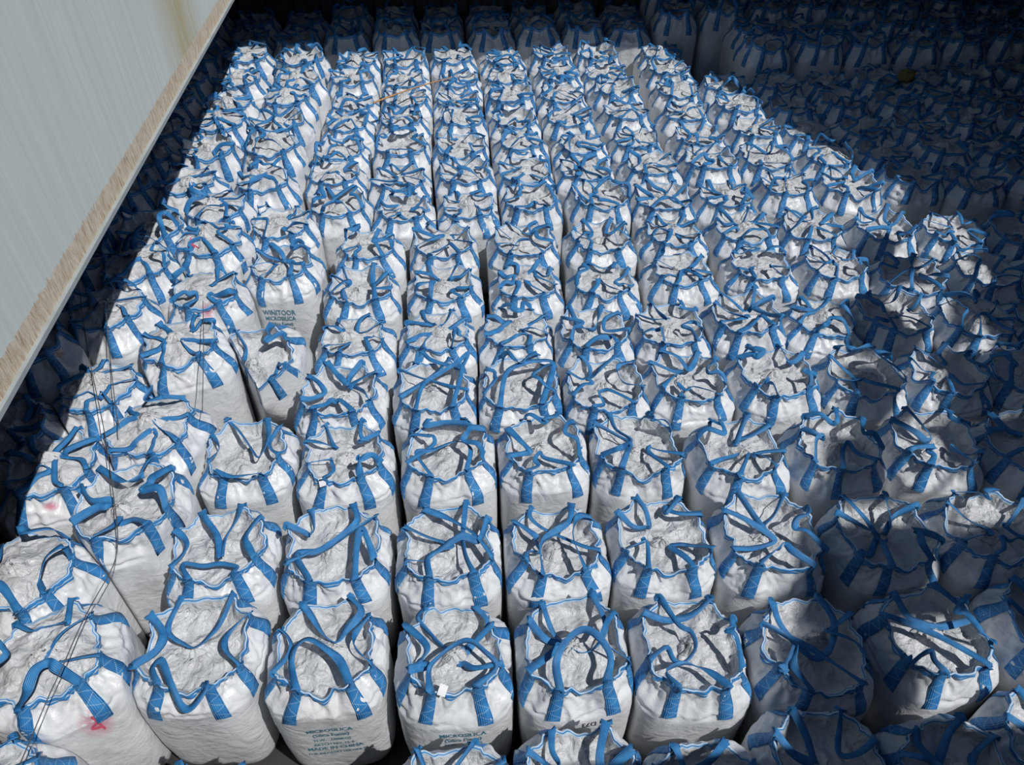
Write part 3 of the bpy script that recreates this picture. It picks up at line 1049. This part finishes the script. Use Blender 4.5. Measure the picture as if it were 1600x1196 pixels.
def press(me, root_m, centre, neigh):
    """Flatten cloth and straps where a bag is pushed against the bag beside it."""
    n = len(me.vertices)
    co = np.empty(n * 3, np.float32)
    me.vertices.foreach_get('co', co)
    M = np.array(root_m)
    co = co.reshape(-1, 3)
    co[:, 2] += BASE         # parts are shaped with z = 0 above the floor; the bag's own origin is its foot
    w = co @ M[:3, :3].T + M[:3, 3]
    for (nx, ny, lim) in neigh:
        d = (w[:, 0] - centre[0]) * nx + (w[:, 1] - centre[1]) * ny
        soft = .03
        e = d - (lim - soft)
        k = e > 0
        nd = lim - soft + soft * (1 - np.exp(-e / soft)) - .003
        sh = np.where(k, nd - d, 0)
        w[:, 0] += sh * nx
        w[:, 1] += sh * ny
    R = np.linalg.inv(M)
    co = (w @ R[:3, :3].T + R[:3, 3]).astype(np.float32)
    me.vertices.foreach_set('co', co.ravel())
    me.update()


LABELS = {}
SHAPES = {}
for idx, b in enumerate(BAGS):
    near = b[5] <= 4
    mid = b[5] <= 7
    w = rr.uniform(.975, 1.02) * (1.05 if b[4] == 'left' else 1)
    rz = b[3]
    full = (rr.uniform(.75, 1.0) if rr.random() < .75 else .3) if b[4] == 'left' else (rr.uniform(0, .25) if near else rr.choice((.1, .3, .5, .6, .8)))
    if b[6] == 'tipped':
        full = .1
    shape = Bag(3000 + idx * 7, full=full, n=160 if near else (128 if mid else 96), rings=46 if near else (40 if mid else 30), inner=30 if near else (26 if mid else 18))
    loops = None
    if b[6] in LOOPS:
        loops, used = [], set()
        ca, sa = math.cos(-rz), math.sin(-rz)
        for (ka, kb), pts in LOOPS[b[6]].items():
            mids = []
            for (px, py, z) in pts:
                x, y = unproject(px, py, z * b[2])
                x, y = x - b[0], y - b[1]
                mids.append(((x * ca - y * sa) / w, (x * sa + y * ca) / w, z))
            loops.append((ka, kb, mids))
            used |= {ka, kb}
        for (ka, kb, mids) in shape.default_loops():
            if not {ka, kb} & used:
                loops.append((ka, kb, mids))
                used |= {ka, kb}
        free = [k for k in (2, 3, 6, 7, 0, 1, 4, 5) if k not in used]
        while len(free) >= 2:
            ka, kb = free.pop(0), free.pop(0)
            pa, pb = [np.array([.36 * math.cos(LUGS[k]), .36 * math.sin(LUGS[k]), shape.height + .05]) for k in (ka, kb)]
            m = (pa + pb) / 2 * [.8, .8, 1]
            loops.append((ka, kb, [pa * .6 + m * .4, m, pb * .6 + m * .4]))
    parts = shape.build(loops, mid)
    z0, tilt = STAND.get(b[6], (0, (0, 0)))
    o = make_bag(parts, b[0], b[1], z0 - BASE, rz, (w, w, (1.08 * b[2] + BASE) / (1.08 + BASE)), bag_label(b), GROUP[b[4]], tilt)
    M = Matrix.LocRotScale(o.location, o.rotation_euler, o.scale)
    neigh = []
    for c in BAGS:
        if c is b:
            continue
        dx, dy = c[0] - b[0], c[1] - b[1]
        d = math.hypot(dx, dy)
        if d < 1.6:
            neigh.append((dx / d, dy / d, d / 2))
    for (nm, me, subs) in parts:
        for m_ in [me] + [q[1] for q in subs]:
            press(m_, M, (b[0], b[1]), neigh)
    SHAPES[b[6]] = (o, shape, M, b, neigh)

# ------------------------------------------------------------------ print, marks and tags on the cloth
from mathutils.bvhtree import BVHTree


def body_of(o):
    return next(c for c in o.children if c.name.startswith('fabric_body'))


def world_bvh(keys):
    vs, ps = [], []
    for k in keys:
        o, M = SHAPES[k][0], SHAPES[k][2]
        me = body_of(o).data
        b0 = len(vs)
        co = np.empty(len(me.vertices) * 3, np.float32)
        me.vertices.foreach_get('co', co)
        A = np.array(M)
        vs += (co.reshape(-1, 3) @ A[:3, :3].T + A[:3, 3]).tolist()
        ps += [[b0 + i for i in p.vertices] for p in me.polygons]
    return BVHTree.FromPolygons(vs, ps)


def hit(tree, px, py):
    x, y = unproject(px, py, 0)
    o = Vector((0, 0, CAMZ))
    p, n, i, d = tree.ray_cast(o, (Vector((x, y, 0)) - o).normalized())
    return p, n


def decal(name, key, outline_rows, mat, lift=.005, label=None):
    """A thin mark lying on a bag: rows of pixels, each laid on the cloth it covers."""
    o, M = SHAPES[key][0], SHAPES[key][2]
    tree = world_bvh([key])
    inv = M.inverted()
    V, uv, ok = [], [], True
    R, C = len(outline_rows), len(outline_rows[0])
    last = None
    for i, row in enumerate(outline_rows):
        for j, (px, py) in enumerate(row):
            p, n = hit(tree, px, py)
            if p is None:
                p, n = last if last else (None, None)
            if p is None:
                return None
            last = (p, n)
            q = inv @ (p + n * lift)
            V.append(tuple(q))
            uv.append((j / max(1, C - 1), i / max(1, R - 1)))
    d = link(name, mesh_from(V, grid_quads(R, C, False), [mat], uv=uv), o)
    if label:
        d['label'] = label
    return d


def patch(cx, cy, rx, ry, ang=0, n=7):
    ca, sa = math.cos(ang), math.sin(ang)
    k = np.linspace(-1, 1, n)
    return [[(cx + rx * a * ca - ry * b * sa, cy + rx * a * sa + ry * b * ca) for a in k] for b in k]


def stroke(pts, w):
    p = catmull([(x, y, 0) for x, y in pts], len(pts) * 5)[:, :2]
    t = np.gradient(p, axis=0)
    t /= np.linalg.norm(t, axis=1)[:, None] + 1e-9
    nrm = np.stack([-t[:, 1], t[:, 0]], 1) * w / 2
    return [[tuple(a) for a in p - nrm], [tuple(a) for a in p + nrm]]


def print_text(key, lines, face, z_top, step, sizes, off=0.0, squeeze=.75, mat=None, flip=False, name='printed_text', align='CENTER'):
    """Lettering printed on one side of a bag, following the cloth."""
    o, shape, M, b, neigh = SHAPES[key]
    for i, txt in enumerate(lines):
        V, F = [], []
        cu = bpy.data.curves.new('letters', 'FONT')
        cu.body, cu.size, cu.align_x = txt, sizes[i], align
        cu.resolution_u = 2
        cu.offset = sizes[i] * .012
        tmp = bpy.data.objects.new('letters', cu)
        COL.objects.link(tmp)
        dg = bpy.context.evaluated_depsgraph_get()
        me = bpy.data.meshes.new_from_object(tmp.evaluated_get(dg))
        co = np.empty(len(me.vertices) * 3, np.float32)
        me.vertices.foreach_get('co', co)
        co = co.reshape(-1, 3)
        u, v = co[:, 0] * squeeze, co[:, 1]
        if flip:
            u, v = -u, -v
        p, n = shape.side_at(u + off, z_top - step * i + v, face)
        b0 = len(V)
        V += (p + n * .005).tolist()
        F += [[b0 + k for k in f.vertices] for f in me.polygons]
        bpy.data.objects.remove(tmp)
        bpy.data.curves.remove(cu)
        bpy.data.meshes.remove(me)
        me = bpy.data.meshes.new('letters')
        me.from_pydata(V, [], F)
        me.materials.append(mat or M_INK)
        press(me, M, (b[0], b[1]), [(x, y, l + .004) for x, y, l in neigh])
        link(name, me, o)['label'] = 'dark lettering'


FRONTF = -math.pi / 2
print_text((1, 2), ['MICROSILICA', '(Silica Fume)', 'N.W.   1000KGS', 'BATCH NO. 15-4', 'MADE IN CHINA', 'FOR INDUSTRY USE ONLY'], FRONTF, .60, .088, [.085, .08, .06, .06, .085, .055], .0)
print_text((1, 3), ['MICROSILICA', '(Silica Fume)', 'N.W.   1000KGS'], FRONTF, .60, .088, [.085, .08, .06], .04)
print_text((6, 1), ['WINITOOR', 'MICROSILICA', '(Silica Fume)', 'N.W.   1000KGS', 'BATCH NO. 15-4'], FRONTF, .62, .082, [.105, .085, .075, .06, .055], -.03, .8)
print_text((1, 4), ['D73'], FRONTF, .72, .1, [.09], .05, .8, M_PEN, True, 'handwritten_mark')

decal('red_mark', (1, 0), stroke([(142, 1120), (150, 1126), (165, 1139)], 4), M_RED)
decal('red_mark', (1, 0), stroke([(163, 1121), (152, 1129), (144, 1139), (160, 1135)], 4), M_RED)
decal('pink_smudge', (1, 0), patch(150, 1130, 34, 26), M_PINK, .004, 'pink smudge')
decal('red_mark', (7, 1), stroke([(298, 372), (300, 382), (304, 388)], 2.2), M_RED)
decal('red_mark', (7, 1), stroke([(309, 374), (301, 381), (311, 388)], 2.2), M_RED)
decal('pink_smudge', (6, 0), patch(323, 487, 13, 16, -.3), M_PINK, .006, 'pink smudge')
print_text((5, 0), ['MICROSILICA', '(Silica Fume)', 'N.W.   1000KGS', 'BATCH NO. 15-4', 'MADE IN CHINA'], FRONTF, .62, .085, [.085, .08, .06, .06, .085], -.16)
decal('orange_smudge', (5, 0), patch(92, 553, 11, 9), M_ORANGE, .006, 'orange smudge')
decal('pink_smudge', (3, 0), patch(80, 792, 16, 9), M_PINK, .006, 'pink smudge')
for key, cx, cy, sz, an in (((1, 3), 691, 1081, 6, -.4), ((1, 7), 1450, 915, 7, .1), ((3, 2), 322, 671, 6, .1), ((3, 3), 505, 755, 6, .3), ((2, 8), 1436, 915, 1, 0), ((4, 3), 545, 560, 4, .4), ((6, 2), 632, 410, 4, 0)):
    if key in SHAPES and sz > 1:
        o, M = SHAPES[key][0], SHAPES[key][2]
        p, n = hit(world_bvh([key]), cx, cy)
        if p is None:
            continue
        up = (Vector((0, -.35, 1)) + n * .4).normalized()
        e1 = Vector((math.cos(an), math.sin(an), 0)).cross(up).normalized()
        e2 = up.cross(e1)
        c0 = p + up * .035
        V = [[M.inverted() @ (c0 + e1 * a * .045 + e2 * b_ * .033 + up * (.010 * a * a + .004 * a)) for b_ in (-1, 0, 1)] for a in (-1, -.4, .2, 1)]
        d = link('document_tag', mesh_from([tuple(v) for r_ in V for v in r_], grid_quads(4, 3, False), [M_PAPER]), o)
        d['label'] = 'small white paper tag'


def on_bags(tree, pts, n, lift, smooth=2):
    p = catmull([(x, y, 0) for x, y in pts], n)[:, :2]
    out = []
    for (px, py) in p:
        h, _ = hit(tree, px, py)
        if h is not None:
            d = (Vector((0, 0, CAMZ)) - h).normalized()
            out.append(h + d * lift)
    out = np.array([tuple(h) for h in out])
    for _ in range(smooth):
        out[1:-1] = (out[:-2] + 2 * out[1:-1] + out[2:]) / 4
    return out


LEFTKEYS = [k for k, v in SHAPES.items() if v[3][0] < -.8 and v[3][1] < 10]
tree = world_bvh(LEFTKEYS)
for pts, lab in (([(124, 452), (135, 540), (152, 620), (166, 690), (176, 770), (187, 862), (160, 915), (125, 978), (95, 1050), (78, 1083), (42, 1170), (22, 1215)], 'long thin dark cord hanging down past the tall bags to the bottom edge'),
                 ([(166, 490), (172, 560), (181, 640), (186, 668)], 'short thin dark cord hanging close beside the long cord'),
                 ([(317, 470), (318, 540), (317, 600), (316, 645)], 'thin dark cord hanging down the side of a tall sunlit bag')):
    P = on_bags(tree, pts, 60, .50, 8)
    c = link('thin_cord', tube_mesh(P, .0045, M_CORD, 6))
    c['label'], c['category'], c['group'] = lab, 'cord', 'thin cords hanging over the tall bags'

a, b_ = unproject(583, 161, 1.31), unproject(706, 121, 1.33)
P = np.array([[a[0] + (b_[0] - a[0]) * k, a[1] + (b_[1] - a[1]) * k, 1.31 + .02 * k + .03 * math.sin(k * 3.1)] for k in np.linspace(0, 1, 14)])
st = link('bamboo_stick', tube_mesh(P, np.linspace(.017, .009, 14), M_STICK))
st['label'], st['category'] = 'thin orange-brown stick lying across the bag tops far back', 'stick'

x, y = unproject(1415, 124, 1.27)
th, ph = np.meshgrid(np.linspace(0, 2 * np.pi, 24, endpoint=False), np.linspace(.05, np.pi - .05, 12))
D = np.stack([np.sin(ph) * np.cos(th), np.sin(ph) * np.sin(th), np.cos(ph)], -1)
rad = .16 * (1 + .5 * noise(D * 2.2 + 4) + .25 * (ridge(D * 4 + 9) - .5))
rg = link('cloth_bundle', mesh_from((D * rad[..., None] * [1, .9, .75]).reshape(-1, 3), grid_quads(12, 24, True)[:, ::-1], [M_RAG]))
rg.location = (x, y, 1.33)
rg['label'], rg['category'] = 'small olive bundle of cloth on the shaded bags at far right', 'bundle'
